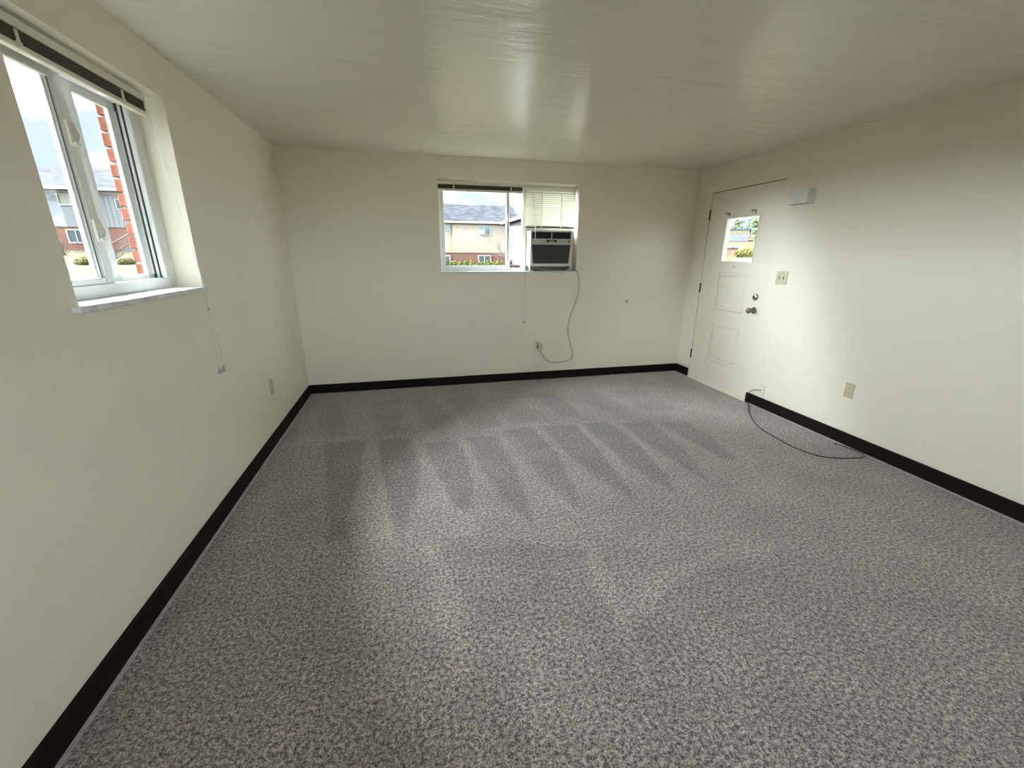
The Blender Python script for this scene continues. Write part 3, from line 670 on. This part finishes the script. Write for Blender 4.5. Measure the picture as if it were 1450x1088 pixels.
def bumper():
    t = thing('door_stop', (2.453, YB, .888), 'small off-white door stop bumper on the far wall', 'door stop')
    bm = bmesh.new(); lathe(bm, [(0, .021), (.004, .021), (.007, .017)], (2.453, YB, .888), (0, -1, 0), 18); obj('flange', bm, M['tassel'], t)
    bm = bmesh.new(); lathe(bm, [(.006, .013), (.022, .014), (.027, .010), (.028, .001)], (2.453, YB, .888), (0, -1, 0), 18); obj('rubber_tip', bm, M['grey_white'], t, smooth=True)
bumper()

# ------------------------------------------------------------------ window added behind the viewer to brighten the room
w3 = thing('fill_window_3', (1.06, YR-.1, .9), 'wide white window added unseen behind the viewer for fill daylight', 'window', kind='structure')
obj('frame', ring(bmesh.new(), 'y', YR-.14, YR-.06, -.95, 3.08, .9, 2.15, .06), M['vinyl'], w3)
obj('mullion', B(1.03, 1.10, YR-.13, YR-.07, .96, 2.09, bev=.003), M['vinyl'], w3)
for xx in (-.89, 1.10): obj('pane', B(xx, xx+1.92, YR-.102, YR-.098, .96, 2.09), M['glass'], w3)

# ------------------------------------------------------------------ outdoors
# unseen wall added left of the rear window to keep the sun out
struct('sun_block_wall', B(-1.75, -1.45, -9, YR-T-.02, -.3, 5.5), M['house_brick'], 'unseen brick wall added behind the viewer to block the sun', 'wall')
def interp(xs, ys, x):
    if x <= xs[0]: return ys[0]
    for i in range(1, len(xs)):
        if x <= xs[i]: return ys[i-1]+(ys[i]-ys[i-1])*(x-xs[i-1])/(xs[i]-xs[i-1])
    return ys[-1]
def gz(x, y):
    r = math.hypot(x, y); az = math.degrees(math.atan2(x, y))
    lf = interp([0, 6, 20, 30, 46, 60, 300], [-.3, -.3, .5, .79, 1.5, 1.6, 3], r)
    md = interp([0, 10, 30, 36, 40, 60, 300], [-.3, -.3, .1, .2, -.1, -.1, 2], r)
    dr = interp([0, 8, 36, 50, 100, 180, 215, 300], [-.3, -.3, .98, 1.30, 2.2, 3.9, 6.9, 15], r)
    rr = -.3
    ks = [-180, -110, -60, -24, -10, 19, 34, 70, 110, 180]
    wl_ = interp(ks, [0, 0, 1, 1, 0, 0, 0, 0, 0, 0], az); wm = interp(ks, [0, 0, 0, 0, 1, 1, 0, 0, 0, 0], az); wd = interp(ks, [0, 0, 0, 0, 0, 0, 1, 1, 0, 0], az)
    return lf*wl_+md*wm+dr*wd+rr*max(0, 1-wl_-wm-wd)
def polar(az, r): return (r*math.sin(R(az)), r*math.cos(R(az)))
def terrain():
    rs = [0, 3, 5.5, 7, 10, 14, 18, 22, 26, 30, 33, 36, 40, 46, 52, 60, 80, 100, 140, 180, 200, 215, 240, 300]; n = 180
    bm = bmesh.new(); ctr = bm.verts.new((0, 0, -.3)); prev = None
    for r in rs[1:]:
        cur = [bm.verts.new((*p, gz(*p))) for p in (polar(360*k/n-180, r) for k in range(n))]
        for k in range(n):
            if prev: bm.faces.new((prev[k], prev[(k+1) % n], cur[(k+1) % n], cur[k]))
            else: bm.faces.new((ctr, cur[k], cur[(k+1) % n]))
        prev = cur
    struct('ground', bm, M['grass'], 'dry yellow lawn sloping up outside the windows', 'lawn')
terrain()
def leaves(bm, ctr, rad, n, size, rg, shell=.55):
    for _ in range(n):
        d = Vector((rg.gauss(0, 1), rg.gauss(0, 1), rg.gauss(0, 1))).normalized(); s = shell+(1-shell)*rg.random()
        p = Vector(ctr)+Vector((d.x*rad[0], d.y*rad[1], d.z*rad[2]))*s
        u = Vector((rg.gauss(0, 1), rg.gauss(0, 1), rg.gauss(0, 1))).normalized(); v = u.orthogonal().normalized(); q = size*rg.uniform(.6, 1.3)
        bm.faces.new([bm.verts.new(p+u*q), bm.verts.new(p+v*q*.5), bm.verts.new(p-u*q), bm.verts.new(p-v*q*.5)])
    return bm
def ellipsoid(bm, ctr, rad, sub=2):
    vs = bmesh.ops.create_icosphere(bm, subdivisions=sub, radius=1)['verts']
    for v in vs: v.co = Vector((ctr[0]+v.co.x*rad[0], ctr[1]+v.co.y*rad[1], ctr[2]+v.co.z*rad[2]))
    return bm
def house_window(parent, x0, x1, z0, z1, y, face='y', fill='house_glass', muntin=True):
    """frame proud of the facade, two panes and a mullion; facade plane y (or x when face is 'x')"""
    bm = bmesh.new(); ring(bm, face, y-.06, y+.05, x0, x1, z0, z1, .09, bev=0)
    if muntin:
        xm = (x0+x1)/2
        box(bm, *((xm-.04, xm+.04, y-.05, y+.05) if face == 'y' else (y-.05, y+.05, xm-.04, xm+.04)), z0+.09, z1-.09)
    f = obj('window', bm, M['trim_w'], parent)
    xm = (x0+x1)/2
    for a0, a1 in ((x0+.09, xm-.04), (xm+.04, x1-.09)):
        obj('pane', B(*((a0, a1, y-.02, y+.02) if face == 'y' else (y-.02, y+.02, a0, a1)), z0+.09, z1-.09), M[fill], f)
    return f
def gable_roof(bm, x0, x1, y0, y1, ze, zr, over=.4):
    ym = (y0+y1)/2; s = (zr-ze)/(ym-y0+over)
    prof = [(y0-over, ze), (ym, zr), (y1+over, ze), (y1+over, ze-.12), (ym, zr-.14), (y0-over, ze-.12)]
    return prism(bm, prof, 'x', x0-over, x1+over)

def house_left():
    x0, x1, y, dp = -36.0, -14.5, 40.0, 9.0; zb, zk, ze, zr = 1.0, 3.18, 5.86, 7.85
    t = thing('house', (-25, y, zb), 'white-sided house with a red brick lower storey, seen through the left window', 'house')
    obj('brick_storey', B(x0, x1, y, y+dp, zb, zk), M['house_brick'], t)
    sd = obj('siding', B(x0-.05, x1+.05, y-.06, y+dp, zk, ze), M['siding_w'], t)
    bm = bmesh.new(); k = 0; xx = -22.6
    while xx < x1: box(bm, xx, xx+.05, y-.072, y-.05, zk+.02, ze-.2); xx += .32
    obj('batten', bm, M['siding_w'], sd, kind='stuff')
    obj('roof', gable_roof(bmesh.new(), x0, x1, y, y+dp, ze, zr), M['shingle'], t)
    obj('gutter', B(x0-.4, x1+.4, y-.52, y-.38, ze-.16, ze+.0, bev=.02), M['trim_w'], t)
    obj('soffit_board', B(x0-.2, x1+.2, y-.12, y-.05, ze-.34, ze-.20), M['trim_w'], t)
    house_window(t, -24.75, -23.2, 4.66, 5.56, y-.06, fill='curtain')
    house_window(t, -24.82, -23.66, 2.02, 3.02, y)
    house_window(t, -21.2, -20.1, 4.45, 5.22, y-.06)
    house_window(t, -31.5, -30, 4.66, 5.56, y-.06); house_window(t, -18.5, -17, 4.66, 5.56, y-.06)
house_left()
def stair_railing():
    t = thing('stair_railing', (-20.7, 38.4, gz(-20.7, 38.4)), 'rust-brown iron stair railing in front of the white-sided house', 'railing')
    xa, xb = -21.7, -19.9; za, zb = 1.75, 2.75; y = 38.4
    bm = bmesh.new(); tube(bm, [(xa, y, za), (xb, y, zb)], .035, 6); obj('handrail', bm, M['rail_iron'], t)
    bm = bmesh.new(); tube(bm, [(xa, y, za-.6), (xb, y, zb-.6)], .025, 6); obj('lower_rail', bm, M['rail_iron'], t)
    src = None
    for k in range(13):
        f = k/12; x = xa+(xb-xa)*f; z = za+(zb-za)*f
        if src is None: src = obj('baluster', tube(bmesh.new(), [(x, y, z), (x, y, z-.62)], .016, 5), M['rail_iron'], t)
        else: copy_to(src, t, (f*(xb-xa), 0, f*(zb-za)))
    for f in (0, 1):
        x = xa+(xb-xa)*f; z = za+(zb-za)*f; obj('post', tube(bmesh.new(), [(x, y, z+.03), (x, y, gz(x, y)-.1)], .035, 6), M['rail_iron'], t)
    for k in range(6):
        f = k/6; x = xa+(xb-xa)*f; obj('step', B(x, x+.32, y+.05, y+1.3, gz(x, y)-.05, za-.62+(zb-za)*f, bev=.01, seg=1), M['concrete'], t)
stair_railing()
def mound(az, r, rx, h, label):
    x, y = polar(az, r); z = gz(x, y); rg = random.Random(int(az*10))
    t = thing('clipped_shrub', (x, y, z), label, 'shrub', 'clipped mounds on the lawn')
    bm = ellipsoid(bmesh.new(), (x, y, z+h*.35), (rx*.9, rx*.9, h*.62), 3)
    for v in bm.verts: v.co += (v.co-Vector((x, y, z))).normalized()*.05*noise.noise(v.co*4)
    leaves(bm, (x, y, z+h*.35), (rx, rx, h*.66), 900, .035, rg, .85)
    obj('foliage', bm, M['leaf_y'], t, kind='stuff')
    bm = bmesh.new(); tube(bm, [(x, y, z-.1), (x, y, z+h*.4)], .04, 6); obj('stem', bm, M['twig'], t)
mound(-31.0, 30, .50, .36, 'low yellow-green clipped shrub on the lawn, left of the window stile')
mound(-28.3, 30, .42, .34, 'low yellow-green clipped shrub on the lawn beside the brick jamb')
def bare_shrub(az, r, h, sp, label, n=26):
    x, y = polar(az, r); z = gz(x, y); rg = random.Random(int(az*7+r))
    bm = bmesh.new()
    for _ in range(n):
        a_ = rg.uniform(0, 6.28); d = rg.uniform(.1, 1)*sp; p0 = Vector((x+rg.uniform(-.1, .1), y+rg.uniform(-.1, .1), z-.05)); p1 = p0+Vector((math.cos(a_)*d*.5, math.sin(a_)*d*.5, h*rg.uniform(.4, .6))); p2 = p1+Vector((math.cos(a_)*d*.6, math.sin(a_)*d*.5, h*rg.uniform(.3, .5)))
        tube(bm, [p0, p1, p2], .016, 4, .006)
        for _ in range(4):
            q = p1.lerp(p2, rg.random()); tube(bm, [q, q+Vector((rg.gauss(0, .12), rg.gauss(0, .12), rg.uniform(.05, .25)))*h], .008, 3, .003)
    obj('bare_shrub', bm, M['twig'], None, (x, y, z), label=label, cat='shrub')
bare_shrub(-32.4, 39, .95, .8, 'leafless purple-grey shrub against the brick of the white-sided house, under its low window')
bare_shrub(-29.0, 34, .62, .6, 'leafless shrub in front of the iron stair railing')

def house_back():
    x0, x1, y, dp = -4.0, 10.2, 40.0, 9.0; zb, zk, ze, zr = -.3, 1.50, 4.16, 6.05
    t = thing('house', (4, y, zb), 'cream-sided house with grey shingle roof, seen through the far window', 'house')
    obj('brick_storey', B(x0, x1, y, y+dp, zb, zk), M['house_brick'], t)
    sd = obj('siding', B(x0-.05, x1+.05, y-.06, y+dp, zk, ze), M['siding_c'], t)
    bm = bmesh.new(); xx = x0
    while xx < x1: box(bm, xx, xx+.05, y-.068, y-.05, zk+.02, ze-.2); xx += .30
    obj('batten', bm, M['siding_c'], sd, kind='stuff')
    # hipped roof
    bm = bmesh.new(); ov = .42; ym = y+dp/2
    E_ = [bm.verts.new(p) for p in ((x0-ov, y-ov, ze), (x1+ov, y-ov, ze), (x1+ov, y+dp+ov, ze), (x0-ov, y+dp+ov, ze))]; r0 = bm.verts.new((x0+4, ym, zr)); r1 = bm.verts.new((x1+.3, ym, zr))
    for f in ((E_[0], E_[1], r1, r0), (E_[1], E_[2], r1), (E_[2], E_[3], r0, r1), (E_[3], E_[0], r0), (E_[3], E_[2], E_[1], E_[0])): bm.faces.new(f)
    obj('roof', bm, M['shingle'], t)
    obj('gutter', B(x0-.4, 8.9, y-.56, y-.42, ze-.16, ze+.01, bev=.02), M['trim_w'], t)
    house_window(t, 2.75, 3.86, 3.06, 3.95, y-.06); f = house_window(t, 6.34, 7.52, 3.02, 3.96, y-.06)
    obj('window_unit', B(6.44, 6.88, y-.40, y, 3.08, 3.46, bev=.02), M['dark_gap'], t, label='grey air conditioner in the upper window')
    house_window(t, 2.7, 3.76, .45, 1.28, y); house_window(t, 6.30, 7.54, .45, 1.29, y)
    house_window(t, -1.0, .1, 3.06, 3.95, y-.06)
    # the wing running towards the viewer
    wx = 8.95
    obj('wing_brick', B(wx, wx+7, 30, y+.5, -.3, 1.5), M['house_brick'], t)
    obj('wing_siding', B(wx-.05, wx+7, 29.95, y+.5, 1.5, ze), M['siding_p'], t)
    bm = bmesh.new(); prism(bm, [(wx-.45, ze), (wx+3.5, ze+1.3), (wx+7.5, ze), (wx+7.5, ze-.12), (wx-.45, ze-.12)], 'y', 29.6, y+1); obj('wing_roof', bm, M['shingle'], t)
    obj('wing_gutter', B(wx-.56, wx-.43, 29.6, y-.5, ze-.20, ze+.02, bev=.02), M['trim_w'], t)
    house_window(t, 35.7, 37.2, 2.55, 3.62, wx-.05, face='x')
    ff = obj('wing_door', B(wx-.10, wx, 35.6, 36.6, .35, 2.45, bev=.01, seg=1), M['trim_w'], t)
    obj('door_inset', B(wx-.12, wx-.09, 35.75, 36.45, .5, 2.3), M['siding_w'], ff)
    for k in range(4): obj('step', B(8.3+k*.16, 8.88, 36.9, 38.2, -.05, .55+k*.2, bev=.01, seg=1), M['concrete'], t, label='grey porch step')
    bm = bmesh.new(); tube(bm, [(8.30, 36.89, 1.33), (8.88, 36.89, 1.93)], .035, 6)
    for xx, zt in ((8.32, 1.35), (8.84, 1.90)): box(bm, xx-.03, xx+.03, 36.86, 36.92, gz(xx, 36.9)-.1, zt)
    obj('porch_rail', bm, M['trim_w'], t)
    obj('downspout', B(wx-.16, wx-.06, 38.6, 38.7, .2, ze-.2), M['trim_w'], t)
house_back()
def hedge():
    rg = random.Random(5); x0, x1, y = .8, 8.35, 36.3
    t = thing('hedge', (4.5, y, gz(4.5, y)), 'yellow-green leafy hedge in front of the cream-sided house', 'hedge')
    bm = bmesh.new(); x = x0
    while x < x1:
        h = rg.uniform(.62, .78); zb = gz(x, y)-.05
        leaves(bm, (x, y, zb+h*.5), (.38, .36, h*.55), 170, .075, rg, .6); x += .27
    obj('foliage', bm, M['leaf_d'], t, kind='stuff')
    bm = bmesh.new(); x = x0
    while x < x1: tube(bm, [(x, y, gz(x, y)-.1), (x+.05, y, gz(x, y)+.5)], .03, 5); x += .5
    obj('stem', bm, M['twig'], t, kind='stuff')
hedge()
def young_tree():
    x, y = 7.85, 37.3; z = gz(x, y); rg = random.Random(9)
    t = thing('young_tree', (x, y, z), 'thin bare young tree standing by the corner of the cream-sided house', 'tree')
    bm = bmesh.new(); tube(bm, catmull([(x, y, z-.1), (x+.05, y, z+1.2), (x-.12, y, z+2.2), (x-.28, y, z+2.75)], 5), .05, 6, .012); obj('trunk', bm, M['twig'], t)
    bm = bmesh.new()
    for k in range(46):
        f = rg.random(); p = Vector((x-.05-.2*f, y, z+.5+2.1*f)); d = Vector((rg.gauss(0, 1), rg.gauss(0, .6), rg.uniform(.2, .9))).normalized()*(.65*(1.15-f)); tube(bm, [p, p+d*.6, p+d+Vector((0, 0, .08))], .014, 4, .004)
    obj('branch', bm, M['twig'], t, kind='stuff')
young_tree()
def planter():
    x, y = 8.3, 34.2; z = gz(x, y)
    t = thing('brick_planter', (x, y, z), 'low orange brick planter beside the wing of the cream-sided house', 'planter')
    obj('wall', ring(bmesh.new(), 'y', y-.8, y+.6, x-.55, x+.35, z-.1, z+.38, .12, bev=0), M['house_brick'], t)
    obj('coping', B(x-.6, x+.4, y-.85, y-.65, z+.36, z+.44, bev=.01), M['concrete'], t)
planter()
# through the door's glass: road wall, far house on a rise, bushes and trees
def on_ray(az, r): return polar(az, r)
def far_house():
    ca, sa = math.cos(R(-40.6)), math.sin(R(-40.6))
    cx_, cy_ = polar(40.6, 215)
    t = thing('house', (cx_, cy_, 6.5), 'distant pale house with two rows of windows on the hill, seen through the door glass', 'house')
    def tb(o):
        o.rotation_euler = (0, 0, R(-40.6)); return o
    def part(name, m, u0, u1, d0, d1, z0, z1, par):
        bm = B(u0, u1, d0, d1, z0, z1); me = bpy.data.meshes.new(name); bm.to_mesh(me); bm.free(); me.materials.append(M[m])
        o = bpy.data.objects.new(name, me); COL.objects.link(o); o.parent = par; return o
    t.rotation_euler = (0, 0, R(-40.6))
    body = part('wall', 'far_white', -4.4, 3.9, 0, 7, -.5, 5.4, t)
    for k in range(4):
        part('window', 'far_yellow', -3.7+k*1.9, -2.4+k*1.9, -.08, .05, 3.7, 4.8, t)
        part('window', 'house_glass', -3.9+k*1.9, -2.9+k*1.9, -.08, .05, 1.8, 2.7, t)
    part('roof', 'shingle', -4.9, 4.4, -.5, 7.5, 5.4, 5.9, t)
    part('base_course', 'shingle', -4.6, 4.2, -.15, 0, .0, .9, t)
far_house()
def road_wall():
    p = [polar(az, 150) for az in (38.2, 41.2)]; z = 1.41+.0165*150
    bm = bmesh.new(); (xa, ya), (xb, yb) = p
    n = Vector((yb-ya, -(xb-xa), 0)).normalized()*.3
    A = [(xa, ya), (xb, yb), (xb+n.x, yb+n.y), (xa+n.x, ya+n.y)]
    prism(bm, A, 'z', z-1.6, z+.45)
    obj('retaining_wall', bm, M['concrete'], None, (xa, ya, z-1.6), label='long pale retaining wall below the distant house', cat='wall')
road_wall()
def low_brick():
    xa, ya = polar(38.6, 60); xb, yb = polar(40.66, 60)
    t = thing('garage', (xb, yb, gz(xb, yb)), 'low red brick garage at lower left in the door glass', 'garage')
    n = Vector((yb-ya, -(xb-xa), 0)).normalized()*-5
    A = [(xa, ya), (xb, yb), (xb-n.x, yb-n.y), (xa-n.x, ya-n.y)]
    obj('wall', prism(bmesh.new(), A, 'z', .3, 2.12), M['house_brick'], t)
    o2 = [Vector((q[0], q[1])) for q in A]; ctr = sum(o2, Vector((0, 0)))/4; A2 = [tuple(ctr+(q-ctr)*1.06) for q in o2]
    obj('roof', prism(bmesh.new(), A2, 'z', 2.12, 2.26), M['shingle'], t)
low_brick()
def bush_row():
    rg = random.Random(21)
    for i, (az, r, rx, h) in enumerate(((41.0, 46, .55, .65), (41.7, 48, .6, .85), (42.5, 47, .6, .8))):
        x, y = polar(az, r); z = gz(x, y)
        t = thing('bush', (x, y, z), ('small olive green bush right of the brick garage', 'olive green bush at the middle right in the door glass', 'olive green bush at the right edge of the door glass')[i], 'bush', 'bushes outside the door glass')
        bm = bmesh.new(); leaves(bm, (x, y, z+h*.5), (rx, rx, h*.55), 700, .08, rg, .5); obj('foliage', bm, M['leaf_y'], t, kind='stuff')
        bm = bmesh.new(); tube(bm, [(x, y, z-.1), (x, y, z+h*.6)], .04, 5); obj('stem', bm, M['twig'], t)
bush_row()
def tree(az, r, base, rx, h, label, seed):
    rg = random.Random(seed); x, y = polar(az, r); z = gz(x, y)
    t = thing('tree', (x, y, z), label, 'tree', 'trees behind the distant house')
    bm = bmesh.new(); tube(bm, [(x, y, z-.3), (x+.2, y, z+h*.6), (x, y, z+h*.9)], .35, 7, .08)
    for _ in range(7):
        f = rg.uniform(.35, .8); p = Vector((x, y, z+h*f)); tube(bm, [p, p+Vector((rg.gauss(0, rx*.4), rg.gauss(0, rx*.4), h*.2))], .12, 5, .04)
    obj('trunk', bm, M['twig'], t)
    bm = bmesh.new()
    for _ in range(12): leaves(bm, (x+rx*rg.uniform(-.5, .5), y+rx*rg.uniform(-.5, .5), z+h*rg.uniform(.3, .9)), (rx*.5, rx*.5, h*.18), 170, .42, rg, .3)
    obj('foliage', bm, M['leaf_g'], t, kind='stuff')
for i, (az, r, rx, h) in enumerate(((38.9, 238, 3.0, 9.0), (40.35, 238, 3.0, 9.2), (41.8, 240, 3.0, 9.4), (42.3, 204, 2.6, 10.5), (43.7, 212, 3.2, 11.0), (36.7, 238, 3, 9.5))):
    tree(az, r, 0, rx, h, ('grey-green tree behind the left end of the distant house', 'grey-green tree behind the middle of the distant house', 'grey-green tree behind the right end of the distant house', 'tall grey-green tree right of the distant house', 'grey-green tree at the far right of the hill', 'grey-green tree at the far left of the hill')[i], 40+i)
def pathway():
    bm = bmesh.new(); prev = None
    for r in (28, 31, 34, 37, 40, 43):
        pr = [bm.verts.new((*polar(az, r), gz(*polar(az, r))+.03)) for az in (40.4, 41.5, 43, 45)]
        if prev:
            for k in range(3): bm.faces.new((prev[k], prev[k+1], pr[k+1], pr[k]))
        prev = pr
    ext = bmesh.ops.extrude_face_region(bm, geom=bm.faces[:]); bmesh.ops.translate(bm, verts=[v for v in ext['geom'] if isinstance(v, bmesh.types.BMVert)], vec=(0, 0, -.12))
    obj('concrete_path', bm, M['concrete'], None, (*polar(42, 35), gz(*polar(42, 35))), label='pale concrete path beyond the door glass', cat='path')
pathway()
